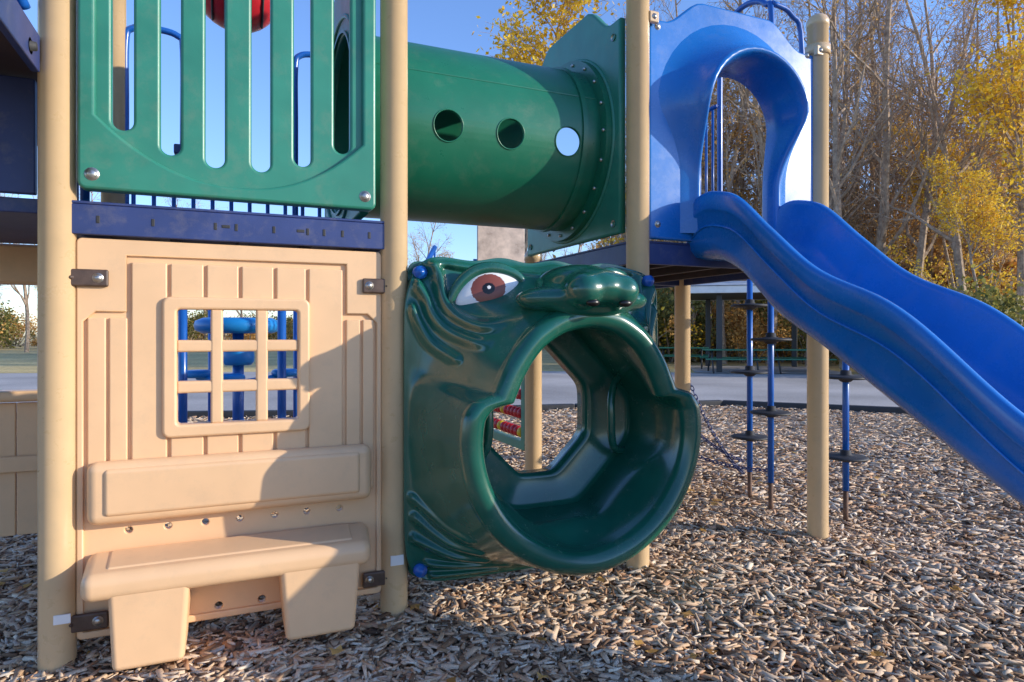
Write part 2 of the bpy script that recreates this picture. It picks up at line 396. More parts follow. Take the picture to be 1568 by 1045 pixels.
for x0,x1,z in ((.03,.175,1.53),(1.17,1.30,1.53),(.03,.175,.185),(1.17,1.30,.185)):
    box('bracket',x0,x1,-.038,-.019,z-.034,z+.034,M['bracket'],pb,.008)
    bx=x1-.035 if x0<.5 else x0+.03
    bolt((bx,-.039,z),pb,r=.014)
    bolt((x0+.02 if x0<.5 else x1-.02,-.039,z),pb,r=.007,mat=M['bracket'])

# ---------------------------------------------------------------- creature crawl-through
mc=empty('creature_face_crawl_panel')
xc,zc=2.05,.86
NP=480
phi=np.linspace(0,2*np.pi,NP,endpoint=False)
cs,sn=np.cos(phi),np.sin(phi)
deg=np.degrees(phi)
def superr(a,bu,bd,e):
    b_=np.where(sn>=0,bu,bd)
    return (np.abs(cs/a)**e+np.abs(sn/b_)**e)**(-1/e)
def octr(a,bu,bd,du,dd,e=14):
    b_=np.where(sn>=0,bu,bd); d_=np.where(sn>=0,du,dd)
    return (np.abs(cs/a)**e+np.abs(sn/b_)**e+((np.abs(cs)+np.abs(sn))/d_)**e)**(-1/e)
Rsq=superr(.70,.81,.715,9)
Rsq=Rsq*(1+.012*np.sin(phi*18)*sstep(.55,.8,sn))
symdeg=np.where(deg>90,180-deg,deg); symdeg=np.where(deg>270,deg-360,symdeg)
rl=np.interp(symdeg,[-90,-60,-30,0,12,18,24,32,45,60,75,90],[.60,.59,.59,.60,.60,.575,.50,.505,.525,.555,.575,.58])
for _ in range(3): rl=(np.roll(rl,1)+rl*2+np.roll(rl,-1))/4
ridg=[
 ([(1.44,1.64),(1.56,1.635),(1.70,1.62),(1.84,1.60),(1.94,1.57)],.030,.022),
 ([(1.46,1.66),(1.50,1.58),(1.505,1.48),(1.54,1.40),(1.62,1.345),(1.74,1.345),(1.82,1.39)],.050,.030),
 ([(1.40,1.545),(1.44,1.47),(1.46,1.40),(1.51,1.325),(1.60,1.27),(1.66,1.265)],.042,.028),
 ([(1.38,1.43),(1.41,1.35),(1.45,1.27),(1.52,1.20)],.034,.024),
 ([(1.38,.56),(1.43,.50),(1.48,.45),(1.56,.41)],.028,.020),
 ([(1.39,.47),(1.45,.41),(1.52,.36),(1.62,.34)],.034,.021),
 ([(1.39,.37),(1.47,.33),(1.56,.29),(1.68,.27)],.038,.021),
 ([(1.45,.25),(1.56,.235),(1.68,.22),(1.82,.215)],.036,.019),
 ([(1.48,.185),(1.62,.178),(1.80,.172)],.022,.014),
]
def distpoly(x,z,pts):
    d=np.full(x.shape,9.)
    sp=smoothpath([(p[0],p[1],0) for p in pts],4)
    for a,b_ in zip(sp[:-1],sp[1:]):
        ax,az,bx,bz=a.x,a.y,b_.x,b_.y
        L2=(bx-ax)**2+(bz-az)**2+1e-9
        t=np.clip(((x-ax)*(bx-ax)+(z-az)*(bz-az))/L2,0,1)
        d=np.minimum(d,np.hypot(x-ax-t*(bx-ax),z-az-t*(bz-az)))
    return d
def surf(cs,sn,Rsq,rl,t):
    r=Rsq+(rl-Rsq)*t**.9
    y=-(.09+.45*t**1.9)
    x=xc+r*cs; z=zc+r*sn
    xm=np.where(x>xc,2*xc-x,x)
    d=np.zeros_like(x)
    for pts,A,w in ridg:
        q=distpoly(xm,z,pts)/w
        d=np.maximum(d,A*np.exp(-q**2))-.22*A*np.exp(-(q-1.7)**2*2)
    d=d*sstep(0,.06,t)*(1-sstep(.7,.9,t))
    d=d+.05*np.exp(-((xm-1.56)/.16)**2-((z-.85)/.30)**2)*sstep(0,.5,t)*(1-sstep(.75,1,t))
    d=d-.03*np.exp(-(((xm-1.425)/.035)**2+((np.abs(z-.905)-.69)/.035)**2))
    y=y-d
    nx=np.abs(x-xc)
    top=sstep(.3,.8,sn)
    bridge=np.exp(-(nx/.22)**2)*top*sstep(.0,.5,t)*(1-sstep(.88,1.02,t))
    z=z+.040*bridge
    y=y-.11*bridge
    return x,y,z
rings=[]
def addring(x,y,z): rings.append(list(zip(x.tolist(),y.tolist(),z.tolist())))
addring(xc+Rsq*cs*.995,np.full(NP,-.01),zc+Rsq*sn*.995)
addring(xc+Rsq*cs,np.full(NP,-.075),zc+Rsq*sn)
NT=130
for i in range(NT):
    x,y,z=surf(cs,sn,Rsq,rl,np.full(NP,i/(NT-1))); addring(x,y,z)
lx,ly,lz=x,y,z
lw=.054
for k in range(1,15):
    a=math.pi*k/14
    rr=-lw+lw*math.cos(a)
    addring(lx+rr*cs, ly-.067*math.sin(a), lz+rr*sn)
rin=octr(.50,.50,.41,.63,.60,22)
r0=rl-2*lw
for k in range(1,15):
    t=k/14
    s=float(sstep(0,.45,np.array(t)))
    rr=r0*(1-s)+rin*s
    addring(xc+rr*cs, ly*(1-t)+(-.10)*t, (lz-2*lw*sn)*(1-s)+(zc+rr*sn)*s)
rop=octr(.285,.44,.26,.46,.36,22)
for k in range(1,8):
    t=k/7
    addring(xc+(rin+(rop-rin)*t)*cs,np.full(NP,-.10+.05*math.sin(t*math.pi/2)),zc+(rin+(rop-rin)*t)*sn)
addring(xc+rop*cs,np.full(NP,.06),zc+rop*sn)
addring(xc+(rop+.03)*cs,np.full(NP,.065),zc+(rop+.03)*sn)
addring(xc+(rop+.03)*cs,np.full(NP,.0),zc+(rop+.03)*sn)
head=loft('face_shell',rings,M['mgreen'],mc)
panel('rear_plate',[rrect(1.385,2.715,.16,1.655,.05),[(xc+(rop[i]+.02)*cs[i],zc+(rop[i]+.02)*sn[i]) for i in range(0,NP,10)]],.012,-.012,M['mgreen'],mc,bev=.003)
def ell(c,r,V,F,nu=32,nv=20):
    b=len(V)
    for j in range(nv+1):
        th=math.pi*j/nv
        for i in range(nu):
            a=2*math.pi*i/nu
            V.append((c[0]+r[0]*math.sin(th)*math.cos(a),c[1]+r[1]*math.sin(th)*math.sin(a),c[2]+r[2]*math.cos(th)))
    for j in range(nv):
        for i in range(nu):
            F.append((b+j*nu+i,b+(j+1)*nu+i,b+(j+1)*nu+(i+1)%nu,b+j*nu+(i+1)%nu))
V=[];F=[]
ell((xc,-.585,1.505),(.150,.165,.090),V,F)
ell((xc,-.44,1.530),(.175,.24,.092),V,F)
for s in (-1,1):
    ell((xc+s*.088,-.665,1.492),(.080,.090,.074),V,F)
    ell((xc+s*.13,-.50,1.460),(.19,.15,.060),V,F)
ell((xc,-.585,1.43),(.20,.075,.05),V,F)
ns=mesh('nose',V,F,M['mgreen'],mc,True)
rm=ns.modifiers.new('fuse','REMESH'); rm.mode='VOXEL'; rm.voxel_size=.009; rm.use_smooth_shade=True
sm=ns.modifiers.new('soft','SMOOTH'); sm.factor=.5; sm.iterations=26
for s in (-1,1):
    V=[];F=[]; ell((xc+s*.078,-.722,1.438),(.030,.020,.016),V,F,16,10); mesh('nostril',V,F,M['pupil'],mc,True)
def surfpoint(X,Z):
    best=None
    ts=np.linspace(0,1,160)
    for it in range(0,NP,2):
        if sn[it]<.2: continue
        x,y,z=surf(np.full(160,cs[it]),np.full(160,sn[it]),np.full(160,Rsq[it]),np.full(160,rl[it]),ts)
        d=(x-X)**2+(z-Z)**2; j=int(np.argmin(d))
        if best is None or d[j]<best[0]: best=(d[j],x[j],y[j],z[j])
    return Vector(best[1:])
EYEX,EYEZ=.338,1.500
def eye(sgn):
    X=xc+sgn*(-EYEX); Z=EYEZ
    c=surfpoint(X,Z)
    n=Vector((-.25*sgn,-1,.12)).normalized()
    ux=Vector((1,0,.30*sgn)); ux=(ux-n*ux.dot(n)).normalized(); uz=n.cross(ux)*-1
    if uz.z<0: uz=-uz
    c=c-n*.012
    V=[];F=[];MI=[]
    nr,na=40,96
    A,B,H=.160,.106,.055
    def almond(a_,q):
        ca=math.cos(a_)
        return ca*q*A, math.sin(a_)*q*B*(1-.26*ca*ca)
    for i in range(nr+1):
        q=i/nr
        for k in range(na):
            ex,ez=almond(2*math.pi*k/na,q)
            V.append(c+ux*ex+uz*ez+n*(H*math.sqrt(max(0,1-q*q*.98))))
    for i in range(nr):
        for k in range(na):
            F.append((i*na+k,i*na+(k+1)%na,(i+1)*na+(k+1)%na,(i+1)*na+k))
            q=(i+.5)/nr; ex,ez=almond(2*math.pi*(k+.5)/na,q)
            dx,dz=ex-.004,ez-.016
            r=math.hypot(dx/1.15,dz)
            mi=0
            if r<.070: mi=1
            if r<.026: mi=2
            if math.hypot(dx-.004,dz-.004)<.0085: mi=0
            if q>.965: mi=2
            MI.append(mi)
    me=bpy.data.meshes.new('eye'); me.from_pydata(V,[],F); me.update()
    obj('eye',me,mc,[M['white'],M['iris'],M['pupil']],True)
    me.polygons.foreach_set('material_index',MI)
    pts=[];rad=[]
    for k in range(64):
        a_=2*math.pi*k/64
        ex,ez=almond(a_,1.09)
        pts.append(c+ux*ex+uz*ez+n*.010)
        rad.append(.016+.016*max(0,math.sin(a_)))
    tube('eyelid',pts,rad,M['mgreen'],mc,12,closed=True)
eye(1); eye(-1)
for x,z in ((1.425,1.595),(2.69,1.595),(1.425,.215),(2.69,.215)):
    lathe('corner_bolt',[(.0001,.018),(.014,.015),(.022,.0),(.03,0),(.032,-.04)],M['pipe'],(x,-.100,z),mc,20,'Y')
for s in (-1,1):
    X=xc+s*.45
    tube('inner_handle',[(X+s*.02,-.13,1.10),(X-s*.07,-.17,1.07),(X-s*.115,-.20,.98),(X-s*.12,-.21,.88),(X-s*.11,-.20,.78),(X-s*.07,-.17,.72),(X+s*.02,-.13,.70)],.020,M['mgreen'],mc,smooth=6)

# ---------------------------------------------------------------- tunnel tube
tn=empty('crawl_tunnel')
TY,TZ,TR=.672,2.46,.49
def cylmesh(name,x0,x1,r,seg=96,nx=2,ri=None):
    V=[];F=[]
    for r_ in (r,ri):
        for i in range(nx):
            x=x0+(x1-x0)*i/(nx-1)
            for k in range(seg):
                a=2*math.pi*k/seg
                V.append((x,TY+r_*math.cos(a),TZ+r_*math.sin(a)))
    o2=nx*seg
    for i in range(nx-1):
        for k in range(seg):
            j=(k+1)%seg
            F.append((i*seg+k,(i+1)*seg+k,(i+1)*seg+j,i*seg+j))
            F.append((o2+i*seg+k,o2+i*seg+j,o2+(i+1)*seg+j,o2+(i+1)*seg+k))
    for k in range(seg):
        j=(k+1)%seg
        F.append((k,j,o2+j,o2+k)); e=(nx-1)*seg
        F.append((e+k,o2+e+k,o2+e+j,e+j))
    me=bpy.data.meshes.new(name); me.from_pydata(V,[],F); me.update(); 
    bm=bmesh.new(); bm.from_mesh(me); bmesh.ops.recalc_face_normals(bm,faces=bm.faces); bm.to_mesh(me); bm.free()
    return me
tm=cylmesh('tube',1.16,2.60,TR,96,2,TR-.014)
to=obj('tube',tm,None,[M['gtube']])
cut=[]
bpy.context.view_layer.update()
for hx in (1.65,2.0,2.35):
    bpy.ops.mesh.primitive_cylinder_add(vertices=40,radius=.077,depth=3,location=(hx,TY,2.385),rotation=(R(90),0,0))
    c=bpy.context.object; cut.append(c)
    md=to.modifiers.new('h','BOOLEAN'); md.object=c; md.operation='DIFFERENCE'; md.solver='EXACT'
dg=bpy.context.evaluated_depsgraph_get(); dg.update()
me=bpy.data.meshes.new_from_object(to.evaluated_get(dg))
bpy.data.objects.remove(to)
for c in cut: bpy.data.objects.remove(c)
to=obj('tube',me,tn)
for p in me.polygons: p.use_smooth=True
me.set_sharp_from_angle(angle=R(30))
for hx in (1.65,2.0,2.35):
    pts=[]
    for k in range(32):
        a=2*math.pi*k/32; z=2.385+.080*math.sin(a)
        pts.append((hx+.080*math.cos(a),TY-math.sqrt(TR**2-(z-TZ)**2)-.001,z))
    tube('hole_rim',pts,.004,M['gtube'],tn,8,closed=True)
def ringflange(x0,x1,r0,r1,name):
    me=cylmesh(name,x0,x1,r1,96,2,r0); o=obj(name,me,tn,[M['gtube']])
    for p in me.polygons: p.use_smooth=True
    me.set_sharp_from_angle(angle=R(30))
ringflange(2.555,2.60,TR-.01,TR+.065,'flange_ring')
ringflange(2.44,2.47,TR-.006,TR+.012,'collar_rib')
ringflange(1.20,1.24,TR-.01,TR+.06,'flange_ring')
for k in range(20):
    a=2*math.pi*k/20
    lathe('flange_bolt',[(.0001,-.01),(.010,-.008),(.010,0)],M['steel'],(2.554,TY+(TR+.035)*math.cos(a),TZ+(TR+.035)*math.sin(a)),tn,10,'X')
box('mould_seam',1.2,2.55,TY-TR*math.cos(R(24))-.003,TY-TR*math.cos(R(24))+.02,TZ+TR*math.sin(R(24))-.003,TZ+TR*math.sin(R(24))+.003,M['gtube'],tn,0)
def archtop(a,b_,zc_,zt,n=16):
    out=[]
    for k in range(n+1):
        t=k/n
        s=float(sstep(.08,.30,np.array(t))*(1-sstep(.70,.92,np.array(t))))
        out.append((b_+(a-b_)*t, zc_+(zt-zc_)*s))
    return out
for xx,nm in ((2.605,'end_panel'),(1.175,'end_panel')):
    out=[(.06,1.872),(1.285,1.872)]+archtop(.06,1.285,3.07,3.25,24)
    panel(nm,[out,circ(TY,TZ,TR-.02,72)],.045,xx+.02,M['green'],tn,plane='X',bev=.012)
    bigr=[]
    for k in range(64):
        a=2*math.pi*k/64
        bigr.append((xx-.004,TY+.56*math.cos(a),TZ+.56*math.sin(a)))
    tube('panel_relief_ring',bigr,.012,M['green'],tn,8,closed=True)
for y,z in ((.12,1.93),(.12,2.98),(1.22,1.93)):
    bolt((2.60,y,z),tn,'X',r=.014)

# ---------------------------------------------------------------- slide
sl=empty('blue_slide')
cx=3.36
Ys=[.03,-.02,-.1,-.2,-.37,-.6,-.87,-1.2,-1.36,-1.71,-2.1,-2.5,-2.9]
Ts=[1.99,2.05,2.09,2.09,2.03,1.83,1.61,1.455,1.345,1.04,.80,.62,.52]
Bs=[1.74,1.735,1.73,1.71,1.62,1.41,1.245,1.03,.925,.70,.49,.34,.27]
NS=90
from bisect import bisect
def cr1(xs,ys,x):
    pts=list(zip(xs,ys)); 
    if xs[0]>xs[-1]: pts=pts[::-1]
    X=[p[0] for p in pts];Y=[p[1] for p in pts]
    i=min(max(bisect(X,x)-1,0),len(X)-2)
    h=X[i+1]-X[i]; t=(x-X[i])/h
    def m(j):
        if j==0: return (Y[1]-Y[0])/(X[1]-X[0])
        if j==len(X)-1: return (Y[-1]-Y[-2])/(X[-1]-X[-2])
        return (Y[j+1]-Y[j-1])/(X[j+1]-X[j-1])
    return (2*t**3-3*t*t+1)*Y[i]+(t**3-2*t*t+t)*h*m(i)+(-2*t**3+3*t*t)*Y[i+1]+(t**3-t*t)*h*m(i+1)
rings=[]
for i in range(NS+1):
    y=.03-2.93*i/NS
    T=cr1(Ys,Ts,y);B=cr1(Ys,Bs,y);bd=B+.055
    half=[(.0,B),(.20,B),(.27,B+.012),(.305,B+.05),(.318,B+.10),(.322,T-.115),(.334,T-.105),(.338,T-.095),(.338,T-.03),(.332,T-.008),(.318,T),(.300,T),(.286,T-.010),(.280,T-.03),(.272,bd+.12),(.255,bd+.05),(.22,bd+.015),(.16,bd),(0,bd)]
    ring=[(cx-a,y,z) for a,z in half]+[(cx+a,y,z) for a,z in half[::-1][1:-1]]
    rings.append(ring)
loft('chute',rings,M['blue'],sl,endcap=True)
tube('chute_mould_line',[(cx-.323,.0-2.85*i/60,cr1(Ys,Ts,.0-2.85*i/60)-.19) for i in range(61)],.006,M['blue'],sl,6)
box('chute_foot',cx-.2,cx+.2,-2.8,-2.7,-.1,.30,M['navy'],sl,.01)
ht=archtop(2.745,3.985,3.06,3.215,30)
def arch(hw,zt,zb,n=20,m=16):
    pts=[]
    zs=zt-hw
    for k in range(m): pts.append((-hw,zb+(zs-zb)*k/m))
    for k in range(n+1):
        a=math.pi-math.pi*k/n; pts.append((hw*math.cos(a),zs+hw*math.sin(a)))
    for k in range(1,m+1): pts.append((hw,zs+(zb-zs)*k/m))
    return pts
hole=[(cx+x,z) for x,z in arch(.335,2.97,1.90)]
panel('hood_panel',[[(2.745,1.84),(3.985,1.84)]+ht,hole],.05,-.02,M['blue'],sl,bev=.012)
def hoodring(hw0,hw1,zt,p0,p1,drop=0):
    A0=arch(hw0,zt,1.88);A1=arch(hw1,zt,1.88)
    out=[]
    for (x0,z0),(x1,z1) in zip(A0,A1):
        z=z1; w=float(sstep(2.15,2.68,np.array(z)))
        x=x0*(1-w)+x1*w; zz=z0*(1-w)+z1*w
        out.append((cx-.01+x,p0*(1-w)+p1*w,zz))
    return out
hr=[]
for hw0,hw1,zt,p0,p1 in ((.40,.56,3.13,-.018,-.018),(.385,.50,3.08,-.026,-.035),(.36,.45,3.02,-.035,-.075),(.335,.415,2.97,-.045,-.13),(.32,.39,2.935,-.055,-.19),(.31,.382,2.925,-.065,-.225),(.30,.372,2.912,-.068,-.24),(.29,.358,2.895,-.065,-.24),(.282,.350,2.885,-.055,-.225),(.278,.342,2.875,-.03,-.18),(.278,.33,2.86,.0,-.08),(.278,.31,2.84,.04,.04),(.29,.33,2.86,.06,.06)):
    hr.append(hoodring(hw0,hw1,zt,p0,p1))
loft('hood',hr,M['blue'],sl,closed=False)
for x,z in ((2.80,3.02),(3.93,3.05),(2.80,1.92)): bolt((x,-.022,z),sl,r=.014)

# ---------------------------------------------------------------- pod climber
def podpole(x,y,zs,top,nm='disc_climber'):
    e=empty(nm)
    tube('pole',[(x,y,.22),(x,y,top)],.022,M['pipe'],e)
    tube('buried_stub',[(x,y,-.1),(x,y,.22)],.017,M['rust'],e)
    for z in zs:
        lathe('step_disc',[(.022,.05),(.034,.045),(.036,.018),(.06,.012),(.125,.010),(.142,.004),(.145,-.004),(.138,-.010),(.05,-.016),(.034,-.03),(.022,-.035)],M['black'],(x,y,z),e)
podpole(4.385,.953,(1.53,1.006,.495),1.80); podpole(4.25,.60,(1.267,.732),1.80); podpole(4.54,.206,(1.007,.454),1.35)
tube('pole_header',[(4.25,.60,1.78),(4.0,.60,1.78)],.02,M['pipe'],bpy.data.objects['disc_climber.001'])
ch=empty('climbing_chain')
V=[];F=[]
a=Vector((XD,YB,1.07)); b_=Vector((4.5,1.15,.16))
def chainline(a,b_,sag,n):
    for i in range(n):
        t=(i+.5)/n; p=a.lerp(b_,t)-Vector((0,0,sag*4*t*(1-t)))
        q=a.lerp(b_,t+.01)-Vector((0,0,sag*4*(t+.01)*(1-t-.01)))
        d=(q-p).normalized(); s=d.orthogonal().normalized(); w=d.cross(s)
        if i%2: s=w
        pts=[p+d*math.cos(k*math.pi/5)*.024+s*math.sin(k*math.pi/5)*.013 for k in range(10)]
        v,f=tubegeo(pts,.0045,5,closed=True,base=len(V)); V.extend(v);F.extend(f)
chainline(a,b_,.12,34); chainline(Vector((XD,YB,.62)),b_+Vector((0,0,.1)),.05,24); chainline(Vector((XD,YB,.35)),Vector((4.3,.62,.30)),.04,22)
mesh('links',V,F,M['navy'],ch,True)

# ---------------------------------------------------------------- abacus panel
ab=empty('abacus_panel')
y0,y1,z0,z1=1.45,2.62,.42,1.40
panel('frame',[rrect(y0,y1,z0,z1,.03),rrect(y0+.07,y1-.07,z0+.07,z1-.07,.02)],.05,XC,M['green'],ab,plane='X')
rowz=[z0+.13+.145*i for i in range(6)]
for i,z in enumerate(rowz):
    tube('rod',[(XC,y0+.05,z),(XC,y1-.05,z)],.008,M['steel'],ab,8)
    yy=y0+.10
    nb=13 if i%2==0 else 12
    for k in range(nb):
        mt=M['yellow'] if (k*7+i)%6==0 else M['red']
        lathe('bead',[(.008,-.032),(.030,-.026),(.042,-.008),(.042,.008),(.030,.026),(.008,.032)],mt,(XC,yy,z),ab,14,'Y')
        yy+=.068
# ---------------------------------------------------------------- blue spinner
sp=empty('spinner_play_post')
sx_,sy_=.69,3.47
def disc(x,y,z,r,h,nm='disc'): lathe(nm,[(.0001,h/2),(r*.8,h/2),(r*.97,h*.3),(r,0),(r*.97,-h*.3),(r*.8,-h/2),(.0001,-h/2)],M['tealblue'],(x,y,z),sp)
tube('centre_pole',[(sx_,sy_,-.1),(sx_,sy_,1.4)],.05,M['pipe'],sp)
disc(sx_,sy_,1.38,.37,.14); disc(sx_,sy_,1.10,.14,.16,'hub')
for a in (20,140,260):
    x=sx_+.45*math.cos(R(a));y=sy_+.45*math.sin(R(a))
    tube('arm',[(sx_,sy_,.85),(x,y,.90)],.03,M['tealblue'],sp); disc(x,y,.93,.13,.07,'step')
bp_=empty('climber_frame')
for x,y in ((.256,3.117),(1.02,2.78),(.45,4.3),(1.25,4.0)):
    tube('frame_pole',[(x,y,-.1),(x,y,1.75)],.035,M['pipe'],bp_)
tube('frame_bar',[(.256,3.117,1.75),(1.02,2.78,1.75)],.03,M['pipe'],bp_)

# ---------------------------------------------------------------- ground
def poly(name,pts,z,mat):
    return mesh(name,[(x,y,z) for x,y in pts],[tuple(range(len(pts)))],mat)
poly('ground',[(-400,-400),(400,-400),(400,400),(-400,400)],-.03,M['grass'])
edge=[(-8.45,11.25),(1.96,7.61),(8.79,6.28),(10.79,4.11),(16.24,-2.18)]
mul=edge+[(16.24,-9),(-9,-9)]
poly('mulch_bed',mul,-.012,M['mulch'])
outer=[(-40,36),(-8,24),(9.0,18.5),(19,11.8),(30,-2)]
poly('asphalt_path',[(p[0]+.05,p[1]+.06) for p in edge]+outer[::-1],-.020,M['asphalt'])
kb=empty('mulch_border')
for (xa,ya),(xb,yb) in zip(edge[:-1],edge[1:]):
    L_=math.hypot(xb-xa,yb-ya); n=max(1,int(L_/1.2)); 
    for i in range(n):
        ax=xa+(xb-xa)*i/n;ay=ya+(yb-ya)*i/n;bx=xa+(xb-xa)*(i+.985)/n;by=ya+(yb-ya)*(i+.985)/n
        dx,dy=(bx-ax),(by-ay);q=math.hypot(dx,dy);nx_,ny_=-dy/q*.06,dx/q*.06
        hexa('border_timber',[(ax-nx_,ay-ny_,-.05),(ax-nx_,ay-ny_,.10),(ax+nx_,ay+ny_,-.05),(ax+nx_,ay+ny_,.10),(bx-nx_,by-ny_,-.05),(bx-nx_,by-ny_,.10),(bx+nx_,by+ny_,-.05),(bx+nx_,by+ny_,.10)],M['black'],kb,.02,2)
def hfun(x,y):
    return .012*np.sin(x*2.1+1)*np.cos(y*1.7)+.008*np.sin(x*5.3+y*4.1)
CHIP=dict(a0=.10,a1=.32,pit=.15,rol=.28)
def chips(n,dmin,dmax,b0,b1,smin,smax,seed):
    r=np.random.RandomState(seed)
    d=np.sqrt(r.uniform(dmin**2,dmax**2,n)); be=np.radians(r.uniform(b0,b1,n))
    x=.6+d*np.sin(be); y=-3.0+d*np.cos(be)
    ex=np.array([p[0] for p in edge]);ey=np.array([p[1] for p in edge])
    ok=y<np.interp(x,ex,ey)-.08
    x=x[ok];y=y[ok];n=len(x)
    l=(smin+(smax-smin)*r.beta(1.6,2.4,n))*r.uniform(.6,1.05,n)/2; w=np.maximum(l*r.uniform(CHIP['a0'],CHIP['a1'],n),.003); h=r.uniform(.0015,.005,n)
    yaw=r.uniform(0,2*np.pi,n); pit=r.normal(0,CHIP['pit'],n); rol=r.normal(0,CHIP['rol'],n)
    z=hfun(x,y)+r.uniform(-.004,.030,n)
    ux=np.stack([np.cos(yaw)*np.cos(pit),np.sin(yaw)*np.cos(pit),np.sin(pit)],1)
    vy=np.stack([-np.sin(yaw),np.cos(yaw),np.zeros(n)],1)
    wz=np.cross(ux,vy)
    vy2=vy*np.cos(rol)[:,None]+wz*np.sin(rol)[:,None]; wz2=np.cross(ux,vy2)
    c=np.stack([x,y,z],1)
    vs=[]
    for sz in (-1,1):
        for sx,sy in ((-1,-1),(1,-1),(1,1),(-1,1)):
            jit=r.uniform(.45,1.15,n)
            vs.append(c+ux*(l*sx*r.uniform(.75,1.1,n))[:,None]+vy2*(w*sy*jit)[:,None]+wz2*(h*sz)[:,None])
    return np.stack(vs,1).reshape(-1,3)
parts=[chips(74000,1.9,5.2,-28,76,.022,.14,1),chips(48000,5.0,9.0,-25,74,.04,.15,2),chips(22000,9,14,-22,70,.06,.16,3),chips(8000,.3,2.2,-180,180,.03,.12,4)]
VV=np.concatenate(parts); n=len(VV)//8
fb=np.array([[4,5,6,7],[0,1,5,4],[1,2,6,5],[2,3,7,6],[3,0,4,7]])
FF=(fb[None]+8*np.arange(n)[:,None,None]).reshape(-1,4)
me=bpy.data.meshes.new('wood_chip_mulch')
me.vertices.add(len(VV)); me.vertices.foreach_set('co',VV.ravel().astype(np.float32))
me.loops.add(FF.size); me.loops.foreach_set('vertex_index',FF.ravel().astype(np.int32))
me.polygons.add(len(FF)); me.polygons.foreach_set('loop_start',(np.arange(len(FF))*4).astype(np.int32)); me.polygons.foreach_set('loop_total',np.full(len(FF),4,np.int32))
me.update(); obj('wood_chip_mulch',me,None,[M['chip']])
# scattered fallen leaves
rd=random.Random(21); V=[];F=[]
for i in range(420):
    d=math.sqrt(rd.uniform(5,110)); be=R(rd.uniform(-25,70)); x=.6+d*math.sin(be); y=-3+d*math.cos(be)
    if y>6: continue
    z=.034+rd.uniform(0,.01); a=rd.uniform(0,6.28); s=rd.uniform(.018,.038); b=len(V)
    for k in range(8):
        q=a+k*math.pi/4; rr=s*(1.0 if k%2==0 else .62)*(1.25 if k in (0,) else 1)
        V.append((x+rr*math.cos(q),y+rr*math.sin(q),z+rd.uniform(-.004,.010)))
    F.append(tuple(range(b,b+8)))
mesh('fallen_leaves',V,F,M['leafO'])

# ---------------------------------------------------------------- trees
def gen_tree(name,seed,H,nleaf,lsize,leafm,spread=1.0,nc0=18):
    rd=random.Random(seed); V=[];F=[];MI=[];tips=[]
    def br(p,d,L,r,lev):
        nseg=(9,5,3,2)[lev]; sides=(7,5,3,3)[lev]
        pts=[p.copy()];rad=[r]; q=p.copy(); dd=d.copy()
        for i in range(nseg):
            j=(.05,.16,.22,.25)[lev]
            dd=(dd+Vector((rd.gauss(0,j),rd.gauss(0,j),rd.gauss(0,j)+(.0,.10,.07,.05)[lev]))).normalized()
            q=q+dd*(L/nseg); pts.append(q.copy()); rad.append(max(.006,r*(1-(i+1)/nseg*(.82,.8,.7,.6)[lev])))
        v,f=tubegeo(pts,rad,sides,cap=False,base=len(V)); V.extend(v);F.extend(f);MI.extend([0]*len(f))
        if lev>=2: tips.extend(pts[1:])
        if lev<3:
            nc=(nc0,7,5)[lev]
            for i in range(nc):
                f_=rd.uniform((.22,.2,.15)[lev],1.0)
                k=f_*nseg; a=int(min(k,nseg-1)); pp=pts[a].lerp(pts[a+1],k-a); rr=rad[a]*.55
                ax=(pts[a+1]-pts[a]).normalized()
                o=ax.orthogonal().normalized(); o.rotate(Matrix.Rotation(rd.uniform(0,6.283),3,ax))
                ang=rd.uniform(.5,1.0)*spread
                nd=(ax*math.cos(ang)+o*math.sin(ang)).normalized()
                Lc=(H*.32*(1.15-f_)+.6, L*.5*(1.2-f_)+.3, rd.uniform(.5,1.1))[lev]
                br(pp,nd,Lc*rd.uniform(.7,1.15),max(.009,min(rr,(.08,.032,.013)[lev])),lev+1)
    br(Vector((0,0,-.3)),Vector((rd.gauss(0,.03),rd.gauss(0,.03),1)).normalized(),H,H*.0105,0)
    for i in range(nleaf):
        p=rd.choice(tips)+Vector((rd.gauss(0,.18),rd.gauss(0,.18),rd.gauss(0,.18)))
        u=Vector((rd.gauss(0,1),rd.gauss(0,1),rd.gauss(0,1))).normalized(); w=u.orthogonal().normalized(); w.rotate(Matrix.Rotation(rd.uniform(0,6.28),3,u))
        s=lsize*rd.uniform(.6,1.3); b=len(V)
        t=u.cross(w)
        V.extend([p-w*s,p+t*s*.55,p+w*s,p-t*s*.55]); F.append((b,b+1,b+2,b+3)); MI.append(1)
    me=bpy.data.meshes.new(name); me.from_pydata(V,[],F); me.update()
    me.materials.append(M['bark']); me.materials.append(leafm); me.polygons.foreach_set('material_index',MI)
    return me
T_bare=[gen_tree('bare_tree_mesh',s,18,450,.07,M['leafO'],.9) for s in (1,2,3)]
T_or=[gen_tree('orange_tree_mesh',s,14,3000,.085,M['leafO']) for s in (5,6)]
T_ye=[gen_tree('yellow_tree_mesh',s,13,6000,.09,M['leafY']) for s in (8,9)]
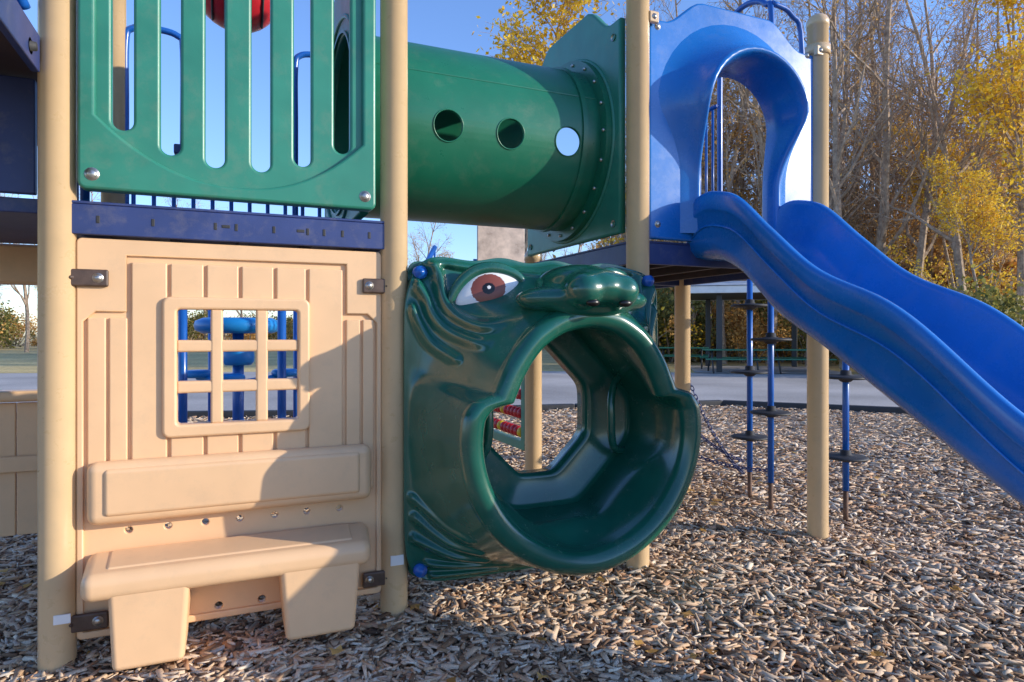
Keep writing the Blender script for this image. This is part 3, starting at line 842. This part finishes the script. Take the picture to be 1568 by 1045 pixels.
def gen_shrub(name,seed,leafm,n=2600,w=1.8,h=2.0):
    rd=random.Random(seed);V=[];F=[];MI=[]
    cl=[(Vector((rd.gauss(0,w*.5),rd.gauss(0,w*.35),rd.uniform(.1,h))),rd.uniform(.25,.6)) for _ in range(22)]
    for c,_ in cl:
        v,f=tubegeo([Vector((c.x*.3,c.y*.3,-.1)),c],[.03,.01],4,cap=False,base=len(V));V.extend(v);F.extend(f);MI.extend([0]*len(f))
    for i in range(n):
        c,r=rd.choice(cl); p=c+Vector((rd.gauss(0,r*.6),rd.gauss(0,r*.6),rd.gauss(0,r*.6))); p.z=abs(p.z)
        u=Vector((rd.gauss(0,1),rd.gauss(0,1),rd.gauss(0,1))).normalized(); w_=u.orthogonal().normalized(); w_.rotate(Matrix.Rotation(rd.uniform(0,6.28),3,u)); t=u.cross(w_)
        s=.075*rd.uniform(.6,1.3); b=len(V); V.extend([p-w_*s,p+t*s*.6,p+w_*s,p-t*s*.6]);F.append((b,b+1,b+2,b+3));MI.append(1)
    me=bpy.data.meshes.new(name); me.from_pydata(V,[],F); me.update()
    me.materials.append(M['bark']); me.materials.append(leafm); me.polygons.foreach_set('material_index',MI)
    return me
S_=[gen_shrub('shrub_g',1,M['leafG']),gen_shrub('shrub_o',2,M['leafO']),gen_shrub('shrub_y',3,M['leafY'],1200),gen_shrub('shrub_g2',4,M['leafG'])]
def put(me,name,bear,dist,s,parent=None,z=0,sz=None):
    o=bpy.data.objects.new(name,me); col.objects.link(o)
    o.location=(.6+dist*math.sin(R(bear)),-3+dist*math.cos(R(bear)),z)
    o.rotation_euler=(0,0,random.uniform(0,6.28)); o.scale=(s,s,sz or s)
    if parent: o.parent=parent
    return o
fr=empty('distant_tree_line')
for i in range(64):
    b=random.uniform(32,64); d=random.uniform(31,52)
    r=random.random()
    me=random.choice(T_bare) if r<.66 else (random.choice(T_or) if r<.90 else random.choice(T_ye))
    put(me,'tree',b,d,random.uniform(.7,1.05),fr)
for i in range(62):
    b=random.uniform(-38,33); d=random.uniform(62,88)
    r=random.random()
    me=random.choice(T_bare) if r<.5 else (random.choice(T_or) if r<.88 else random.choice(T_ye))
    put(me,'tree',b,d,random.uniform(.55,.9),fr)
us=empty('undergrowth')
for i in range(95):
    b=random.uniform(31,65); d=random.uniform(30,52); put(random.choice(S_[:2]+S_[:2]+S_),'shrub',b,d,random.uniform(.8,1.5),us)
for i in range(50):
    b=random.uniform(31,66); d=random.uniform(44,58); put(S_[1],'shrub',b,d,random.uniform(2.2,3.8),us)
for i in range(95):
    b=random.uniform(-38,34); d=random.uniform(62,86); put(random.choice(S_[:2]),'shrub',b,d,random.uniform(.9,1.6),us)
put(T_ye[0],'yellow_autumn_tree',22.8,27,1.3,sz=1.22)
put(T_ye[1],'yellow_autumn_tree',61,27,1.0); put(T_ye[0],'yellow_autumn_tree',58.5,30,.7)
put(T_ye[0],'yellow_autumn_tree',60,24,.5)
for b,d,s in ((48,28,1.0),(50.5,27,.95),(52.5,28.5,1.1),(55,27.5,.9),(45,30,1.0),(39,31,.95),(41.5,29.5,.9),(58.5,26.5,.9)):
    put(random.choice(T_bare),'bare_tree',b,d,s)
for b,d,s in ((-15.5,52,.7),(-13.2,56,.75),(-11.5,50,.65)):
    put(random.choice(T_bare),'bare_tree',b,d,s)
for b,d,s in ((57,24.5,1.2),(59.5,24,1.0),(53.5,26,.9)): put(S_[0],'green_shrub',b,d,s)

# ---------------------------------------------------------------- picnic shelter & tables
sh=empty('picnic_shelter')
def sbox(n,x0,x1,y0,y1,z0,z1,m,b=.02): return box(n,x0,x1,y0,y1,z0,z1,m,sh,b,2)
for x in (0,3.2):
    for y in (0,4): sbox('column',x-.09,x+.09,y-.09,y+.09,0,2.62,M['shelterdark'])
for y in (-.5,4.5): sbox('fascia',-1.0,4.2,y-.05,y+.05,2.62,2.86,M['shelter'])
mesh('roof',[(-1.05,-.6,2.87),(4.25,-.6,2.87),(4.25,2.0,3.2),(-1.05,2.0,3.2),(-1.05,4.6,2.87),(4.25,4.6,2.87)],[(0,1,2,3),(3,2,5,4)],M['shelter'],sh)
sbox('ceiling',-.95,4.15,-.44,4.44,2.63,2.68,M['shelterdark'])
mesh('floor_slab',[(-.8,-.4,.0),(4.0,-.4,.0),(4.0,4.4,.0),(-.8,4.4,.0)],[(0,1,2,3)],M['asphalt'],sh)
sh.location=(15.7,14.3,0); sh.rotation_euler=(0,0,R(-35))
def ptable(x,y,rot):
    e=empty('picnic_table')
    for i in range(4): box('top_plank',-.95,.95,-.36+i*.185,-.36+i*.185+.17,.73,.77,M['tablegreen'],e,.005)
    for s in (-1,1):
        box('bench_plank',-.95,.95,s*.72-.13,s*.72+.13,.44,.48,M['tablegreen'],e,.005)
        tube('leg_frame',[(s*.7,-.6,0),(s*.7,-.2,.72)],.03,M['shelterdark'],e,8); tube('leg_frame',[(s*.7,.6,0),(s*.7,.2,.72)],.03,M['shelterdark'],e,8)
        tube('seat_support',[(s*.7,-.82,.42),(s*.7,.82,.42)],.03,M['shelterdark'],e,8)
    e.location=(x,y,0); e.rotation_euler=(0,0,R(rot))
ptable(16.0,14.0,-32); ptable(17.9,13.1,-28); ptable(16.3,17.0,-40)

# ---------------------------------------------------------------- light, sky, camera
el=16.5; sdir=Vector((.83,-.558,0)).normalized()
az=math.atan2(sdir.x,sdir.y)
s3=Vector((sdir.x*math.cos(R(el)),sdir.y*math.cos(R(el)),math.sin(R(el))))
ld=bpy.data.lights.new('sun','SUN'); ld.energy=5.0; ld.angle=R(.5); ld.color=(1,.90,.74)
lo=bpy.data.objects.new('sun',ld); col.objects.link(lo); lo.rotation_euler=s3.to_track_quat('Z','Y').to_euler()
w=bpy.data.worlds.new('World'); sc.world=w; w.use_nodes=True
nt=w.node_tree; bg=nt.nodes['Background']; st=nt.nodes.new('ShaderNodeTexSky'); st.sky_type='NISHITA'; st.sun_disc=False
st.sun_elevation=R(el); st.sun_rotation=az; st.air_density=1.1; st.dust_density=.3; st.ozone_density=3.5
gn=nt.nodes.new('ShaderNodeVectorMath'); gn.operation='MULTIPLY'; gn.inputs[1].default_value=(1.6,1.7,2.15)
nt.links.new(st.outputs['Color'],gn.inputs[0])
nt.links.new(gn.outputs['Vector'],bg.inputs['Color']); bg.inputs['Strength'].default_value=.15
cd=bpy.data.cameras.new('camera'); cd.sensor_width=36; cd.lens=22.96; cd.shift_y=-.008; cd.clip_end=1500; cd.clip_start=.05
co=bpy.data.objects.new('camera',cd); col.objects.link(co); co.location=(.611,-3.032,1.315); co.rotation_euler=(R(90),0,R(-23.44))
sc.camera=co
sc.view_settings.view_transform='Standard'; sc.view_settings.look='None'; sc.view_settings.exposure=0
